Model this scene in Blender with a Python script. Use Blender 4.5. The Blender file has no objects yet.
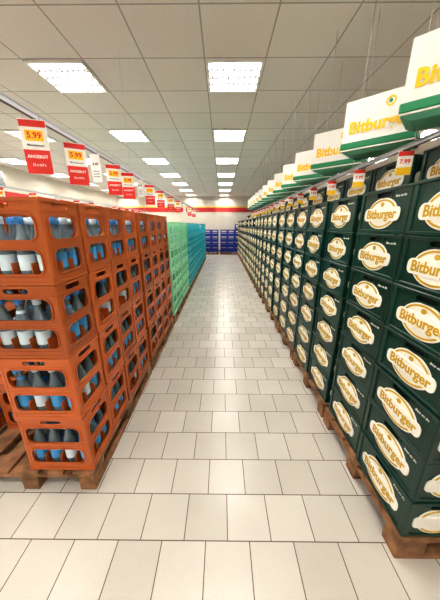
import bpy, bmesh, math, random
from mathutils import Matrix, Vector
random.seed(7)
scene = bpy.context.scene
COL = scene.collection
try:
    scene.view_settings.view_transform = 'Standard'
except Exception:
    pass
for lk in ('Medium High Contrast', 'Standard - Medium High Contrast', 'None'):
    try:
        scene.view_settings.look = lk
        break
    except Exception:
        continue

# ------------------------------------------------------------ materials
def mat(name, col, rough=0.5, metal=0.0, emis=None, estr=0.0, noise=0.0, nscale=20.0, spec=0.5, trans=0.0):
    m = bpy.data.materials.new(name); m.use_nodes = True
    nt = m.node_tree; b = nt.nodes['Principled BSDF']
    b.inputs['Base Color'].default_value = (*col, 1)
    b.inputs['Roughness'].default_value = rough
    b.inputs['Metallic'].default_value = metal
    b.inputs['Specular IOR Level'].default_value = spec
    b.inputs['Transmission Weight'].default_value = trans
    if emis:
        b.inputs['Emission Color'].default_value = (*emis, 1)
        b.inputs['Emission Strength'].default_value = estr
    if noise > 0:
        tc = nt.nodes.new('ShaderNodeTexCoord')
        n = nt.nodes.new('ShaderNodeTexNoise'); n.inputs['Scale'].default_value = nscale
        n.inputs['Detail'].default_value = 4
        r = nt.nodes.new('ShaderNodeMapRange')
        r.inputs['From Min'].default_value = 0.3; r.inputs['From Max'].default_value = 0.7
        r.inputs['To Min'].default_value = 1 - noise; r.inputs['To Max'].default_value = 1 + noise
        mx = nt.nodes.new('ShaderNodeMix'); mx.data_type = 'RGBA'; mx.blend_type = 'MULTIPLY'
        mx.inputs['Factor'].default_value = 1
        mx.inputs['A'].default_value = (*col, 1)
        nt.links.new(tc.outputs['Object'], n.inputs['Vector'])
        nt.links.new(n.outputs['Fac'], r.inputs['Value'])
        nt.links.new(r.outputs['Result'], mx.inputs['B'])
        nt.links.new(mx.outputs['Result'], b.inputs['Base Color'])
    return m

def rand_mat(name, col, rough, var):
    m = mat(name, col, rough)
    nt = m.node_tree; b = nt.nodes['Principled BSDF']
    oi = nt.nodes.new('ShaderNodeObjectInfo')
    r = nt.nodes.new('ShaderNodeMapRange')
    r.inputs['To Min'].default_value = 1 - var; r.inputs['To Max'].default_value = 1 + var
    mx = nt.nodes.new('ShaderNodeMix'); mx.data_type = 'RGBA'; mx.blend_type = 'MULTIPLY'
    mx.inputs['Factor'].default_value = 1
    mx.inputs['A'].default_value = (*col, 1)
    nt.links.new(oi.outputs['Random'], r.inputs['Value'])
    nt.links.new(r.outputs['Result'], mx.inputs['B'])
    nt.links.new(mx.outputs['Result'], b.inputs['Base Color'])
    return m

M_orange = rand_mat('orange_plastic', (0.48, 0.115, 0.026), 0.27, 0.18)
M_mint = rand_mat('mint_plastic', (0.34, 0.80, 0.50), 0.35, 0.08)
M_cyan = rand_mat('cyan_plastic', (0.02, 0.46, 0.56), 0.35, 0.1)
M_blue = rand_mat('blue_plastic', (0.012, 0.035, 0.34), 0.4, 0.15)
M_green = rand_mat('green_plastic', (0.003, 0.034, 0.024), 0.30, 0.22)
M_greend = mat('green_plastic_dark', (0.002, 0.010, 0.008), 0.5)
M_glass = mat('bottle_glass', (0.30, 0.44, 0.52), 0.04, spec=0.9, trans=0.55)
M_glassb = mat('brown_glass', (0.03, 0.014, 0.006), 0.1, spec=0.8)
M_label = mat('bottle_label', (0.66, 0.82, 0.92), 0.5)
M_labelb = mat('bottle_label_blue', (0.06, 0.36, 0.76), 0.5)
M_cap = mat('bottle_cap', (0.06, 0.32, 0.80), 0.35)
M_gcap = mat('gold_cap', (0.55, 0.4, 0.08), 0.35, metal=0.6)
M_cream = mat('label_cream', (0.90, 0.90, 0.83), 0.4)
M_gold = mat('label_gold', (0.60, 0.37, 0.015), 0.45)
M_wood = mat('pallet_wood', (0.24, 0.12, 0.055), 0.75, noise=0.5, nscale=14)
M_white = mat('sign_white', (0.90, 0.90, 0.86), 0.5)
M_yellow = mat('sign_yellow', (0.95, 0.60, 0.01), 0.5)
M_sgreen = mat('sign_green', (0.01, 0.24, 0.10), 0.45)
M_sgreen2 = mat('sign_green_pale', (0.12, 0.42, 0.28), 0.5)
M_red = mat('card_red', (0.74, 0.03, 0.02), 0.5)
M_black = mat('print_black', (0.02, 0.02, 0.02), 0.6)
M_metal = mat('rail_metal', (0.5, 0.51, 0.52), 0.35, metal=0.5)
M_railw = mat('rail_white', (0.62, 0.66, 0.72), 0.35)
M_railg = mat('rail_grey', (0.35, 0.36, 0.37), 0.4)
M_house = mat('lamp_housing', (0.85, 0.85, 0.83), 0.4)
M_louv = mat('lamp_louvre', (0.08, 0.08, 0.08), 0.4, metal=0.0)
WARM = (1.0, 0.945, 0.87)
M_tube = mat('lamp_tube', (1, 1, 1), 0.5, emis=WARM, estr=58)
M_refl = mat('lamp_reflector', (0.14, 0.14, 0.135), 0.5)
M_wall = mat('wall_paint', (0.70, 0.66, 0.57), 0.8, noise=0.03, nscale=3)
M_wallred = mat('wall_stripe_red', (0.55, 0.03, 0.03), 0.6)
M_wallyel = mat('wall_stripe_yellow', (0.85, 0.62, 0.08), 0.6)
M_grey = mat('grey_panel', (0.42, 0.43, 0.43), 0.5)
M_greyd = mat('grey_dark', (0.10, 0.10, 0.11), 0.5)

# ------------------------------------------------------------ mesh helpers
def box(bm, c, s, mi=0, bev=0.0, rot=None):
    r = bmesh.ops.create_cube(bm, size=1.0)
    vs = r['verts']
    for v in vs:
        v.co = Vector((v.co.x * s[0], v.co.y * s[1], v.co.z * s[2]))
        if rot: v.co = rot @ v.co
        v.co += Vector(c)
    fs = set(f for v in vs for f in v.link_faces)
    for f in fs: f.material_index = mi
    if bev > 0:
        es = list(set(e for v in vs for e in v.link_edges))
        bmesh.ops.bevel(bm, geom=es, offset=bev, segments=1, affect='EDGES', material=-1)

def lathe(bm, prof, seg, c, smooth=True):
    rings = []
    for (r, z, mi) in prof:
        rings.append([bm.verts.new((c[0] + r * math.cos(2 * math.pi * i / seg), c[1] + r * math.sin(2 * math.pi * i / seg), c[2] + z)) for i in range(seg)])
    for k in range(len(rings) - 1):
        for i in range(seg):
            f = bm.faces.new((rings[k][i], rings[k][(i + 1) % seg], rings[k + 1][(i + 1) % seg], rings[k + 1][i]))
            f.material_index = prof[k][2]; f.smooth = smooth
    f = bm.faces.new(rings[-1]); f.material_index = prof[-1][2]
    f = bm.faces.new(list(reversed(rings[0]))); f.material_index = prof[0][2]

def rrect(cx, cy, w, h, r, n=4):
    pts = []
    for (sx, sy, a0) in ((1, 1, 0), (-1, 1, 90), (-1, -1, 180), (1, -1, 270)):
        ox = cx + sx * (w / 2 - r); oy = cy + sy * (h / 2 - r)
        for i in range(n + 1):
            a = math.radians(a0 + 90 * i / n)
            pts.append((ox + r * math.cos(a), oy + r * math.sin(a)))
    return pts

def ellipse(cx, cy, a, b, n=28):
    return [(cx + a * math.cos(2 * math.pi * i / n), cy + b * math.sin(2 * math.pi * i / n)) for i in range(n)]

def eval_curve(cu):
    ob = bpy.data.objects.new('tmp', cu); COL.objects.link(ob)
    bpy.context.view_layer.update()
    dg = bpy.context.evaluated_depsgraph_get()
    me = bpy.data.meshes.new_from_object(ob.evaluated_get(dg))
    bpy.data.objects.remove(ob); bpy.data.curves.remove(cu)
    return me

def shape_mesh(loops, thick):
    cu = bpy.data.curves.new('tmpc', 'CURVE'); cu.dimensions = '2D'; cu.fill_mode = 'BOTH'
    cu.extrude = thick / 2
    for pts in loops:
        sp = cu.splines.new('POLY'); sp.points.add(len(pts) - 1)
        for p, q in zip(sp.points, pts): p.co = (q[0], q[1], 0, 1)
        sp.use_cyclic_u = True
    return eval_curve(cu)

def text_mesh(body, size, thick=0.001, bold=0.0, shear=0.0, sx=1.0):
    cu = bpy.data.curves.new('tmpt', 'FONT'); cu.body = body; cu.size = size
    cu.align_x = 'CENTER'; cu.align_y = 'CENTER'; cu.extrude = thick / 2; cu.offset = bold; cu.shear = shear
    cu.resolution_u = 2
    me = eval_curve(cu)
    if sx != 1.0: me.transform(Matrix.Diagonal((sx, 1, 1, 1)))
    return me

UP = Matrix.Rotation(math.radians(90), 4, 'X')
def face_m(angle, off):
    return Matrix.Rotation(math.radians(angle), 4, 'Z') @ Matrix.Translation((0, -off, 0)) @ UP

def add_me(bm, me, M, mi):
    me = me.copy()
    me.transform(M)
    for p in me.polygons: p.material_index = mi
    bm.from_mesh(me)
    bpy.data.meshes.remove(me)

def finish(bm, name, mats):
    me = bpy.data.meshes.new(name)
    bmesh.ops.recalc_face_normals(bm, faces=bm.faces)
    bm.to_mesh(me); bm.free()
    for m in mats: me.materials.append(m)
    return me

def obj(name, me, loc=(0, 0, 0), rz=0.0, parent=None):
    o = bpy.data.objects.new(name, me); COL.objects.link(o)
    o.location = loc; o.rotation_euler = (0, 0, rz)
    if parent: o.parent = parent
    return o

def empty(name, loc=(0, 0, 0)):
    o = bpy.data.objects.new(name, None); COL.objects.link(o); o.location = loc
    o.empty_display_size = 0.1
    return o

# ------------------------------------------------------------ water crate
CW, CD, CH = 0.40, 0.30, 0.392
def water_crate(name, plastic, H=CH, bottles=True, seg=12):
    bm = bmesh.new()
    k = H / 0.392
    for ang, w, off in ((0, CW, CD / 2), (180, CW, CD / 2), (-90, CD, CW / 2), (90, CD, CW / 2)):
        wi = w - 0.085
        loops = [rrect(0, H / 2, w - 0.012, H - 0.004, 0.012),
                 rrect(0, 0.362 * k, 0.12, 0.026 * k, 0.012),
                 rrect(0, 0.268 * k, wi, 0.112 * k, 0.034, 5),
                 rrect(0, 0.110 * k, wi, 0.112 * k, 0.034, 5)]
        me = shape_mesh(loops, 0.006)
        add_me(bm, me, face_m(ang, off - 0.009), 0)
        R = Matrix.Rotation(math.radians(ang), 3, 'Z')
        for (zc, hh, pr) in ((H - 0.008, 0.014, 0.0), (0.338 * k, 0.007, 0.003), (0.198 * k, 0.009, 0.003), (0.180 * k, 0.007, 0.004), (0.036 * k, 0.007, 0.003), (0.009, 0.016, 0.002)):
            box(bm, R @ Vector((0, -(off - 0.006 - pr / 2 + 0.0), zc)), [abs(v) for v in (R @ Vector((w - 0.002 - 2 * pr, 0.012 - pr, hh)))], 0)
        for (zc, hh) in ((0.268 * k, 0.112 * k), (0.110 * k, 0.112 * k)):
            me = shape_mesh([rrect(0, zc, wi + 0.014, hh + 0.014, 0.040, 5), rrect(0, zc, wi, hh, 0.034, 5)], 0.008)
            add_me(bm, me, face_m(ang, off - 0.004), 0)
    for sx in (-1, 1):
        for sy in (-1, 1):
            box(bm, (sx * (CW / 2 - 0.016), sy * (CD / 2 - 0.016), H / 2), (0.026, 0.026, H - 0.004), 0, 0.006)
    box(bm, (0, 0, 0.012), (CW - 0.02, CD - 0.02, 0.012), 0)
    for i in (-1, 0, 1):
        box(bm, (i * 0.094, 0, 0.06 * k), (0.004, CD - 0.03, 0.09 * k), 0)
    for i in (-0.5, 0.5):
        box(bm, (0, i * 0.092, 0.06 * k), (CW - 0.03, 0.004, 0.09 * k), 0)
    if bottles:
        for ix in range(4):
            for iy in range(3):
                if random.random() < 0.06: continue
                c = ((ix - 1.5) * 0.094, (iy - 1) * 0.090, 0.018)
                r = 0.037
                lm = 3 if random.random() < 0.5 else 2
                ln = lm if random.random() < 0.25 else 1
                cm = 4 if random.random() < 0.75 else 2
                lathe(bm, [(r * 0.8, 0, 1), (r, 0.008, 1), (r, 0.050, lm), (r, 0.125, 1), (r, 0.165, 1), (r * 0.8, 0.192, 1), (0.021, 0.216, ln), (0.0165, 0.232, 1), (0.014, 0.262, cm), (0.0190, 0.265, cm), (0.0190, 0.296, cm)], seg, c)
    return finish(bm, name, [plastic, M_glass, M_label, M_labelb, M_cap])

me_orange = [water_crate('orange_crate_a', M_orange), water_crate('orange_crate_b', M_orange), water_crate('orange_crate_c', M_orange)]
me_mint = water_crate('mint_crate', M_mint, H=0.375, seg=8)
me_cyan = water_crate('cyan_crate', M_cyan, H=0.30, bottles=False)
me_blue = water_crate('blue_crate', M_blue, H=0.30, bottles=False)

# ------------------------------------------------------------ beer crate
BW, BD, BH = 0.43, 0.31, 0.235
def beer_crate(name):
    bm = bmesh.new()
    txt = text_mesh('Bitburger', 0.068, 0.0016, 0.0019, sx=0.97)
    small = text_mesh('Bitte ein Bit', 0.016, 0.001, 0.0, shear=0.3)
    for ang, w, off, det in ((0, BW, BD / 2, True), (-90, BD, BW / 2, True), (90, BD, BW / 2, False), (180, BW, BD / 2, False)):
        s = w / BW
        s2 = max(s, 0.80)
        loops = [rrect(0, BH / 2, w - 0.022, BH - 0.006, 0.016),
                 rrect(0, BH - 0.032, 0.115, 0.024, 0.011)]
        add_me(bm, shape_mesh(loops, 0.006), face_m(ang, off - 0.013), 0)
        R = Matrix.Rotation(math.radians(ang), 3, 'Z')
        def bar(x, z, ww, hh, pr):
            box(bm, R @ Vector((x, -(off - pr - 0.006), z)), [abs(v) for v in (R @ Vector((ww, 0.012, hh)))], 0, 0.0025)
        bar(0, BH - 0.009, w - 0.002, 0.014, 0.0)
        bar(0, 0.010, w - 0.012, 0.018, 0.004)
        bar(-w / 2 + 0.020, BH / 2, 0.028, BH - 0.03, 0.003)
        bar(w / 2 - 0.020, BH / 2, 0.028, BH - 0.03, 0.003)
        add_me(bm, shape_mesh([rrect(0, BH - 0.032, 0.140, 0.034, 0.016), rrect(0, BH - 0.032, 0.115, 0.024, 0.011)], 0.006), face_m(ang, off - 0.008), 0)
        zc = BH / 2 - 0.012
        F = face_m(ang, off - 0.0085)
        add_me(bm, shape_mesh([ellipse(0, zc, 0.125 * s2, 0.082)], 0.004), F, 2)
        F2 = face_m(ang, off - 0.0055)
        add_me(bm, shape_mesh([ellipse(0, zc, 0.116 * s2, 0.075), ellipse(0, zc, 0.105 * s2, 0.066)], 0.002), F2, 3)
        add_me(bm, shape_mesh([rrect(0, zc - 0.004, 0.300 * s2, 0.070, 0.026)], 0.005), face_m(ang, off - 0.0052), 2)
        if det:
            add_me(bm, txt, face_m(ang, off - 0.0020) @ Matrix.Translation((0, zc - 0.004, 0)) @ Matrix.Diagonal((s2, 1, 1, 1)), 3)
            add_me(bm, shape_mesh([ellipse(0, zc + 0.048, 0.014, 0.012, 14)], 0.002), F2, 3)
            add_me(bm, small, F @ Matrix.Translation((w * 0.30 * (1 if s == 1 else 0.9), BH - 0.047, 0)), 2)
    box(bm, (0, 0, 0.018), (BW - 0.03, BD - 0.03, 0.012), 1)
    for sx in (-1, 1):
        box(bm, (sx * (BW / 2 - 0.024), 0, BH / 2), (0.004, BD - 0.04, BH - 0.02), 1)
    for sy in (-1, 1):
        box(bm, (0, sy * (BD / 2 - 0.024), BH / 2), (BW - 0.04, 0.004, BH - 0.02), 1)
    for ix in range(5):
        for iy in range(4):
            c = ((ix - 2) * 0.074, (iy - 1.5) * 0.068, 0.024)
            lathe(bm, [(0.028, 0.0, 4), (0.028, 0.12, 4), (0.013, 0.165, 4), (0.012, 0.188, 5), (0.0145, 0.190, 5), (0.0145, 0.200, 5)], 7, c)
    return finish(bm, name, [M_green, M_greend, M_cream, M_gold, M_glassb, M_gcap])
me_beer = beer_crate('beer_crate')

# ------------------------------------------------------------ pallet
def pallet_mesh(name, lx, ly, run='x'):
    bm = bmesh.new()
    H = 0.144
    def b(cx, cy, cz, sx, sy, sz):
        if run == 'x': box(bm, (cx, cy, cz), (sx, sy, sz), 0, 0.003)
        else: box(bm, (cy, cx, cz), (sy, sx, sz), 0, 0.003)
    L, W = (lx, ly) if run == 'x' else (ly, lx)
    n = 5
    for i in range(n):
        y = -W / 2 + 0.065 + i * (W - 0.13) / (n - 1)
        b(0, y, H - 0.011, L, 0.13 if i % 2 == 0 else 0.10, 0.022)
    for x in (-L / 2 + 0.07, 0, L / 2 - 0.07):
        b(x, 0, H - 0.033, 0.14, W, 0.0215)
        for y in (-W / 2 + 0.05, 0, W / 2 - 0.05):
            b(x, y, 0.0605, 0.14, 0.10, 0.078)
    for y in (-W / 2 + 0.05, 0, W / 2 - 0.05):
        b(0, y, 0.011, L, 0.10, 0.021)
    return finish(bm, name, [M_wood])

# ------------------------------------------------------------ room
XL, XR, Y0, Y1, ZC = -6.2, 4.6, -4.0, 15.2, 3.22
def room_box(name, c, s, m):
    bm = bmesh.new(); box(bm, (0, 0, 0), s); me = finish(bm, name, [m]); return obj(name, me, c)

mf = bpy.data.materials.new('floor_tiles'); mf.use_nodes = True
nt = mf.node_tree; b = nt.nodes['Principled BSDF']
tc = nt.nodes.new('ShaderNodeTexCoord'); mp = nt.nodes.new('ShaderNodeMapping')
mp.inputs['Location'].default_value = (0.083 + 0.232 * 40, -0.834 + 0.232 * 40, 0)
br = nt.nodes.new('ShaderNodeTexBrick'); br.offset = 0.5; br.offset_frequency = 2; br.squash = 1
br.inputs['Scale'].default_value = 1; br.inputs['Brick Width'].default_value = 0.232
br.inputs['Row Height'].default_value = 0.232; br.inputs['Mortar Size'].default_value = 0.0027
br.inputs['Mortar Smooth'].default_value = 0.1; br.inputs['Bias'].default_value = 0
br.inputs['Color1'].default_value = (0.56, 0.535, 0.485, 1); br.inputs['Color2'].default_value = (0.65, 0.625, 0.575, 1)
br.inputs['Mortar'].default_value = (0.15, 0.125, 0.095, 1)
nz = nt.nodes.new('ShaderNodeTexNoise'); nz.inputs['Scale'].default_value = 260; nz.inputs['Detail'].default_value = 3
rp = nt.nodes.new('ShaderNodeMapRange'); rp.inputs['From Min'].default_value = 0.30; rp.inputs['From Max'].default_value = 0.45
rp.inputs['To Min'].default_value = 0.80; rp.inputs['To Max'].default_value = 1.0
nz2 = nt.nodes.new('ShaderNodeTexNoise'); nz2.inputs['Scale'].default_value = 2.2; nz2.inputs['Detail'].default_value = 5
rp2 = nt.nodes.new('ShaderNodeMapRange'); rp2.inputs['From Min'].default_value = 0.3; rp2.inputs['From Max'].default_value = 0.7
rp2.inputs['To Min'].default_value = 0.92; rp2.inputs['To Max'].default_value = 1.04
m1 = nt.nodes.new('ShaderNodeMix'); m1.data_type = 'RGBA'; m1.blend_type = 'MULTIPLY'; m1.inputs['Factor'].default_value = 1
m2 = nt.nodes.new('ShaderNodeMix'); m2.data_type = 'RGBA'; m2.blend_type = 'MULTIPLY'; m2.inputs['Factor'].default_value = 1
L = nt.links.new
L(tc.outputs['Object'], mp.inputs['Vector']); L(mp.outputs['Vector'], br.inputs['Vector'])
L(tc.outputs['Object'], nz.inputs['Vector']); L(tc.outputs['Object'], nz2.inputs['Vector'])
L(nz.outputs['Fac'], rp.inputs['Value']); L(nz2.outputs['Fac'], rp2.inputs['Value'])
L(br.outputs['Color'], m1.inputs['A']); L(rp.outputs['Result'], m1.inputs['B'])
L(m1.outputs['Result'], m2.inputs['A']); L(rp2.outputs['Result'], m2.inputs['B'])
L(m2.outputs['Result'], b.inputs['Base Color'])
bp = nt.nodes.new('ShaderNodeBump'); bp.inputs['Strength'].default_value = 0.3; bp.inputs['Distance'].default_value = 0.002
inv = nt.nodes.new('ShaderNodeMath'); inv.operation = 'SUBTRACT'; inv.inputs[0].default_value = 1
L(br.outputs['Fac'], inv.inputs[1]); L(inv.outputs[0], bp.inputs['Height']); L(bp.outputs['Normal'], b.inputs['Normal'])
b.inputs['Roughness'].default_value = 0.26

def plane(name, x0, x1, y0, y1, z, m, up=True):
    me = bpy.data.meshes.new(name)
    vs = [(x0, y0, z), (x1, y0, z), (x1, y1, z), (x0, y1, z)]
    me.from_pydata(vs, [], [(0, 1, 2, 3) if up else (3, 2, 1, 0)]); me.materials.append(m)
    return obj(name, me)
plane('floor', XL, XR, Y0, Y1, 0, mf)

GX, GY, MOD = 0.13 - 0.3125, 3.37 - 0.3125, 0.625
mc = bpy.data.materials.new('ceiling_tiles'); mc.use_nodes = True
nt = mc.node_tree; b = nt.nodes['Principled BSDF']; L = nt.links.new
tc = nt.nodes.new('ShaderNodeTexCoord'); mp = nt.nodes.new('ShaderNodeMapping')
mp.inputs['Location'].default_value = (-GX + MOD * 20, -GY + MOD * 20, 0)
br = nt.nodes.new('ShaderNodeTexBrick'); br.offset = 0.0; br.squash = 1
br.inputs['Scale'].default_value = 1; br.inputs['Brick Width'].default_value = MOD
br.inputs['Row Height'].default_value = MOD; br.inputs['Mortar Size'].default_value = 0.007
br.inputs['Mortar Smooth'].default_value = 0.0; br.inputs['Bias'].default_value = 0
br.inputs['Color1'].default_value = (0.78, 0.76, 0.71, 1); br.inputs['Color2'].default_value = (0.83, 0.81, 0.76, 1)
br.inputs['Mortar'].default_value = (0.42, 0.405, 0.37, 1)
nz = nt.nodes.new('ShaderNodeTexNoise'); nz.inputs['Scale'].default_value = 120
rp = nt.nodes.new('ShaderNodeMapRange'); rp.inputs['From Min'].default_value = 0.3; rp.inputs['From Max'].default_value = 0.6
rp.inputs['To Min'].default_value = 0.92; rp.inputs['To Max'].default_value = 1.0
m1 = nt.nodes.new('ShaderNodeMix'); m1.data_type = 'RGBA'; m1.blend_type = 'MULTIPLY'; m1.inputs['Factor'].default_value = 1
L(tc.outputs['Object'], mp.inputs['Vector']); L(mp.outputs['Vector'], br.inputs['Vector'])
L(tc.outputs['Object'], nz.inputs['Vector']); L(nz.outputs['Fac'], rp.inputs['Value'])
L(br.outputs['Color'], m1.inputs['A']); L(rp.outputs['Result'], m1.inputs['B']); L(m1.outputs['Result'], b.inputs['Base Color'])
b.inputs['Roughness'].default_value = 0.8
plane('ceiling', XL, XR, Y0, Y1, ZC, mc, up=False)

T = 0.1
room_box('wall_back', ((XL + XR) / 2, Y1 + T / 2, ZC / 2), (XR - XL + 2 * T, T, ZC), M_wall)
room_box('wall_front', ((XL + XR) / 2, Y0 - T / 2, ZC / 2), (XR - XL + 2 * T, T, ZC), M_wall)
room_box('wall_left', (XL - T / 2, (Y0 + Y1) / 2, ZC / 2), (T, Y1 - Y0, ZC), M_wall)
room_box('wall_right', (XR + T / 2, (Y0 + Y1) / 2, ZC / 2), (T, Y1 - Y0, ZC), M_wall)
room_box('trim_1', ((XL + XR) / 2, Y1 - 0.01, 2.46), (XR - XL - 0.04, 0.02, 0.24), M_wallred)
room_box('trim_2', ((XL + XR) / 2, Y1 - 0.01, 2.62), (XR - XL - 0.04, 0.02, 0.06), M_wallyel)
room_box('trim_3', (XL + 0.01, (Y0 + Y1) / 2, 2.42), (0.02, Y1 - Y0 - 0.06, 0.20), M_wallred)
room_box('trim_4', (XR - 0.01, (Y0 + Y1) / 2, 2.42), (0.02, Y1 - Y0 - 0.06, 0.20), M_wallred)
room_box('baseboard_back', ((XL + XR) / 2, Y1 - 0.01, 0.06), (XR - XL - 0.04, 0.02, 0.12), M_greyd)

# ------------------------------------------------------------ ceiling lights
def lamp_mesh():
    bm = bmesh.new(); S = 0.61
    for sy in (-1, 1):
        box(bm, (0, sy * (S / 2 - 0.015), -0.012), (S, 0.03, 0.024), 0, 0.002)
    for sx in (-1, 1):
        box(bm, (sx * (S / 2 - 0.015), 0, -0.012), (0.03, S - 0.06, 0.024), 0, 0.002)
    box(bm, (0, 0, -0.002), (S - 0.04, S - 0.04, 0.003), 3)
    for i in range(4):
        x = (i - 1.5) * 0.137
        box(bm, (0, x, -0.009), (S - 0.07, 0.062, 0.008), 2, 0.002)
    for i in range(3):
        x = (i - 1) * 0.137
        box(bm, (0, x, -0.014), (S - 0.06, 0.022, 0.022), 1)
    for i in range(9):
        y = (i - 4) * 0.061
        box(bm, (y, 0, -0.020), (0.008, S - 0.06, 0.010), 1)
    return finish(bm, 'ceiling_light', [M_house, M_louv, M_tube, M_refl])
me_lamp = lamp_mesh()
for ix in (-3, -2, -1, 0, 2):  # rightmost column: unseen luminaires added beyond the stacks for extra light
    for iy in range(-3, 7):
        y = 3.37 + iy * 1.875
        x = 0.13 + ix * 1.875
        if y < Y0 + 0.4 or y > Y1 - 0.4: continue
        obj('ceiling_light', me_lamp, (x, y, ZC - 0.001))

# ------------------------------------------------------------ left stacks
XLF = -0.79
def stack(name, meshes, crates):
    xs = [c[0] for c in crates]; ys = [c[1] for c in crates]
    cx = sum(xs) / len(xs); cy = sum(ys) / len(ys)
    e = empty(name, (cx, cy, 0.0))
    for i, c in enumerate(crates):
        me = random.choice(meshes)
        obj('crate_%d' % (i + 1), me, (c[0] - cx, c[1] - cy, c[2]), c[3], e)
    return e
def jit(a): return random.uniform(-a, a)

pal_l = pallet_mesh('pallet_left', 0.82, 1.26, 'y')
PZ = 0.1445
y = 1.085
for p in range(2):
    for back in range(2):
        xo = XLF - 0.86 * back
        obj('wooden_pallet', pal_l, (xo - 0.41, y + 0.63, 0))
        cr = []
        for c in range(4):
            for lat in range(2):
                if p == 0 and c == 0 and (lat == 1 or back): continue
                for r in range(4):
                    cr.append((xo - 0.205 - lat * 0.405 + jit(0.004), y + 0.165 + c * 0.310 + jit(0.003), PZ + r * 0.393, jit(0.008) + (math.pi if random.random() < .5 else 0)))
        stack('orange_water_crate_stack', me_orange, cr)
    y += 1.31
yy = 3.74
pal_m = pallet_mesh('pallet_mid', 0.82, 0.98, 'y')
for p in range(2):
    obj('wooden_pallet', pal_m, (XLF - 0.41, yy + 0.49, 0))
    cr = [(XLF - 0.205 - lat * 0.405 + jit(0.002), yy + 0.17 + c * 0.315, PZ + r * 0.376, jit(0.004)) for c in range(3) for lat in range(2) for r in range(4)]
    stack('mint_water_crate_stack', [me_mint], cr)
    yy += 1.02
for p in range(6):
    obj('wooden_pallet', pal_m, (XLF - 0.41, yy + 0.49, 0))
    n = 5 if p != 3 else 4
    cr = [(XLF - 0.205 - lat * 0.405 + jit(0.002), yy + 0.17 + c * 0.315, PZ + r * 0.301, jit(0.004)) for c in range(3) for lat in range(2) for r in range(n)]
    stack('turquoise_crate_stack', [me_cyan], cr)
    yy += 1.05
pal_b = pallet_mesh('pallet_end', 1.25, 0.65, 'x')
for p in range(4):
    x0 = -2.75 + p * 1.32
    obj('wooden_pallet', pal_b, (x0 + 0.62, 14.12, 0))
    cr = [(x0 + 0.215 + c * 0.405, 13.96 + l * 0.31, PZ + r * 0.301, jit(0.004)) for c in range(3) for l in range(2) for r in range(4 + (1 if (c + p) % 4 == 0 else 0))]
    stack('blue_crate_stack', [me_blue], cr)

# ------------------------------------------------------------ right stacks
XRF = 0.866
pal_r = pallet_mesh('pallet_right', 1.2, 0.89, 'x')
y = 0.77
for p in range(14):
    obj('wooden_pallet', pal_r, (XRF + 0.60, y + 0.445, 0))
    cr = []
    for c in range(2):
        for lat in range(3):
            n = 7
            if p > 2 and random.random() < 0.25 and lat == 0: n = 6
            if lat >= 1 and (p < 5 or p % 2 == 0): n = 8
            dx = jit(0.008)
            for r in range(n):
                cr.append((XRF + 0.165 + lat * 0.325 + dx + jit(0.004), y + 0.225 + c * 0.44 + jit(0.002), PZ + r * BH, math.radians(-90) + jit(0.010)))
    stack('green_beer_crate_stack', [me_beer], cr)
    y += 0.925

# ------------------------------------------------------------ price rails + cards
def card_mesh(kind):
    bm = bmesh.new()
    if kind == 'big':
        w, h = 0.125, 0.26
        box(bm, (0, 0, -h / 2), (w, 0.004, h), 0)
        add_me(bm, shape_mesh([rrect(0, -0.200, w - 0.002, 0.116, 0.002)], 0.002), face_m(0, 0.003), 1)
        add_me(bm, shape_mesh([rrect(0, -0.075, 0.085, 0.050, 0.004)], 0.002), face_m(0, 0.003), 2)
        add_me(bm, text_mesh('5.99', 0.040, 0.001, 0.001), face_m(0, 0.0045) @ Matrix.Translation((0, -0.075, 0)), 1)
        add_me(bm, shape_mesh([rrect(0, -0.020, w - 0.002, 0.030, 0.002)], 0.002), face_m(0, 0.003), 1)
        add_me(bm, text_mesh('ANGEBOT', 0.021, 0.001, 0.0005), face_m(0, 0.0045) @ Matrix.Translation((0, -0.175, 0)), 0)
        add_me(bm, text_mesh('12 x 0,7 L', 0.016, 0.001, 0.0003), face_m(0, 0.0045) @ Matrix.Translation((0, -0.215, 0)), 0)
        add_me(bm, text_mesh('Mineralwasser', 0.014, 0.001, 0.0002), face_m(0, 0.003) @ Matrix.Translation((0, -0.120, 0)), 3)
    elif kind == 'white':
        w, h = 0.075, 0.20
        box(bm, (0, 0, -h / 2), (w, 0.004, h), 0)
        add_me(bm, text_mesh('4.49', 0.028, 0.001, 0.0005), face_m(0, 0.003) @ Matrix.Translation((0, -0.07, 0)), 3)
        for i in range(3): box(bm, (0, -0.003, -0.12 - i * 0.02), (0.05, 0.001, 0.004), 3)
    else:
        w, h = 0.074, 0.118
        box(bm, (0, 0, -h / 2), (w, 0.004, h), 0)
        add_me(bm, shape_mesh([rrect(0, -0.012, w - 0.002, 0.022, 0.002)], 0.002), face_m(0, 0.003), 1)
        add_me(bm, shape_mesh([rrect(0, -h + 0.020, w - 0.002, 0.038, 0.002)], 0.002), face_m(0, 0.003), 2)
        add_me(bm, text_mesh('7.99', 0.030, 0.001, 0.0008), face_m(0, 0.003) @ Matrix.Translation((0, -0.051, 0)), 1)
    for sx in (-1, 1):
        box(bm, (sx * w * 0.3, 0, 0.008), (0.004, 0.004, 0.020), 4)
    return finish(bm, 'price_card_' + kind, [M_white, M_red, M_yellow, M_black, M_metal])
me_cb, me_cw, me_cs = card_mesh('big'), card_mesh('white'), card_mesh('small')

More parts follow.
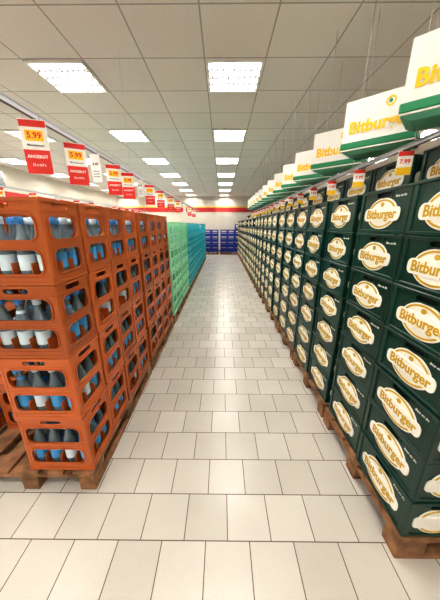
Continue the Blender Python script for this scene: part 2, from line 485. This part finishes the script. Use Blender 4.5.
def rail(name, x, z, y0, y1, cards, rods, top, m, th=0.016):
    oy = (y0 + y1) / 2
    e = empty(name, (x, oy, z))
    bm = bmesh.new()
    box(bm, (0, 0, 0), (0.012, y1 - y0, th), 0, 0.002)
    box(bm, (0, 0, th / 2 + 0.003), (0.022, y1 - y0, 0.004), 0)
    box(bm, (0, 0, -th / 2 - 0.001), (0.018, y1 - y0, 0.002), 1)
    for yy in rods:
        lathe(bm, [(0.0022, 0, 0), (0.0022, top - z, 0)], 6, (0, yy - oy, 0))
    obj('rail_bar', finish(bm, 'rail', [m, M_greyd]), (0, 0, 0), 0, e)
    for i, (cy, me, rz) in enumerate(cards):
        obj('price_card_%d' % (i + 1), me, (0, cy - oy, -th / 2 - 0.010), rz, e)
cards = [(1.47, me_cb, 0.25), (1.85, me_cb, 0.5), (2.12, me_cw, 0.0), (2.45, me_cb, 0.4), (2.8, me_cb, 0.2), (3.2, me_cw, 0.05), (3.6, me_cb, 0.2), (4.2, me_cb, 0.3), (5.0, me_cb, 0.1), (5.8, me_cb, -0.1), (6.8, me_cw, 0), (7.8, me_cb, 0), (9, me_cb, 0)]
rail('price_rail', -1.0, 2.15, -0.5, 11.0, cards, [-0.2, 2.9, 5.4, 7.9, 10.4], ZC - 0.002, M_railw, th=0.024)
rail('price_rail', -3.1, 2.12, 0.0, 11.0, [(3.0 + i * 0.62, me_cb if i % 3 else me_cw, jit(0.2)) for i in range(12)], [0.3, 2.8, 5.3, 7.8, 10.3], ZC - 0.002, M_railw)
cards = [(1.49 + i * 0.46, me_cs, jit(0.15) - 0.15) for i in range(16)]
rail('price_rail', 1.0, 2.0, 1.05, 9.0, cards, [1.45 + 0.62 * k for k in range(13)], 2.090, M_railg)

# ------------------------------------------------------------ beer header signs
def header_sign():
    bm = bmesh.new()
    Lg, dp = 0.44, 0.24
    box(bm, (Lg / 2, dp / 2, 0.190), (Lg, dp, 0.262), 0, 0.004)
    box(bm, (Lg / 2, dp / 2, 0.045), (Lg + 0.012, dp + 0.012, 0.042), 1, 0.004)
    box(bm, (Lg / 2, dp / 2, 0.019), (Lg + 0.004, dp + 0.004, 0.010), 0, 0.002)
    r = bmesh.ops.create_cube(bm, size=1.0)
    for v in r['verts']:
        k = 1.0 if v.co.z > 0 else 0.80
        v.co = Vector((Lg / 2 + v.co.x * Lg * k, dp / 2 + v.co.y * dp * k, 0.003 + v.co.z * 0.024))
    for f in set(f for v in r['verts'] for f in v.link_faces): f.material_index = 4
    t = text_mesh('Bitburger', 0.100, 0.003, 0.0036, sx=0.96)
    add_me(bm, t, face_m(0, 0.002) @ Matrix.Translation((Lg / 2, 0.150, 0)), 2)
    add_me(bm, shape_mesh([ellipse(0, 0, 0.028, 0.028), ellipse(0, 0, 0.018, 0.018)], 0.003), face_m(0, 0.002) @ Matrix.Translation((Lg * 0.62, 0.262, 0)), 2)
    add_me(bm, shape_mesh([ellipse(0, 0, 0.010, 0.010)], 0.003), face_m(0, 0.002) @ Matrix.Translation((Lg * 0.62, 0.262, 0)), 1)
    for xx in (0.06, Lg - 0.06):
        lathe(bm, [(0.003, 0.30, 3), (0.003, ZC - 2.10 - 0.002, 3)], 6, (xx, dp / 2, 0))
    return finish(bm, 'header_sign', [M_white, M_sgreen, M_yellow, M_metal, M_sgreen2])
me_hs = header_sign()
for i in range(13):
    obj('hanging_beer_sign', me_hs, (0.88, 1.42 + i * 0.62, 2.101), math.radians(-42))

# ------------------------------------------------------------ wall unit
bm = bmesh.new()
box(bm, (0, 0, 0), (0.35, 0.9, 0.40), 0, 0.01)
for i in range(6): box(bm, (0.178, 0, -0.14 + i * 0.05), (0.012, 0.8, 0.02), 1)
for i in (-1, 1): box(bm, (-0.12, i * 0.3, -0.22), (0.1, 0.03, 0.04), 1)
obj('wall_air_heater', finish(bm, 'heater', [M_grey, M_greyd]), (XL + 0.20, 6.6, 2.75))

# ------------------------------------------------------------ world + camera
w = bpy.data.worlds.new('world'); scene.world = w; w.use_nodes = True
w.node_tree.nodes['Background'].inputs['Color'].default_value = (0.8, 0.85, 1, 1)
w.node_tree.nodes['Background'].inputs['Strength'].default_value = 0.3

cd = bpy.data.cameras.new('camera'); cam = bpy.data.objects.new('camera', cd); COL.objects.link(cam)
cd.sensor_fit = 'VERTICAL'; cd.sensor_height = 36; cd.sensor_width = 36; cd.lens = 240 / 600 * 36
cd.clip_start = 0.02
cam.location = (0, 0, 1.6)
cam.rotation_euler = (math.radians(90 - 17.35), 0, math.radians(0.48))
scene.camera = cam
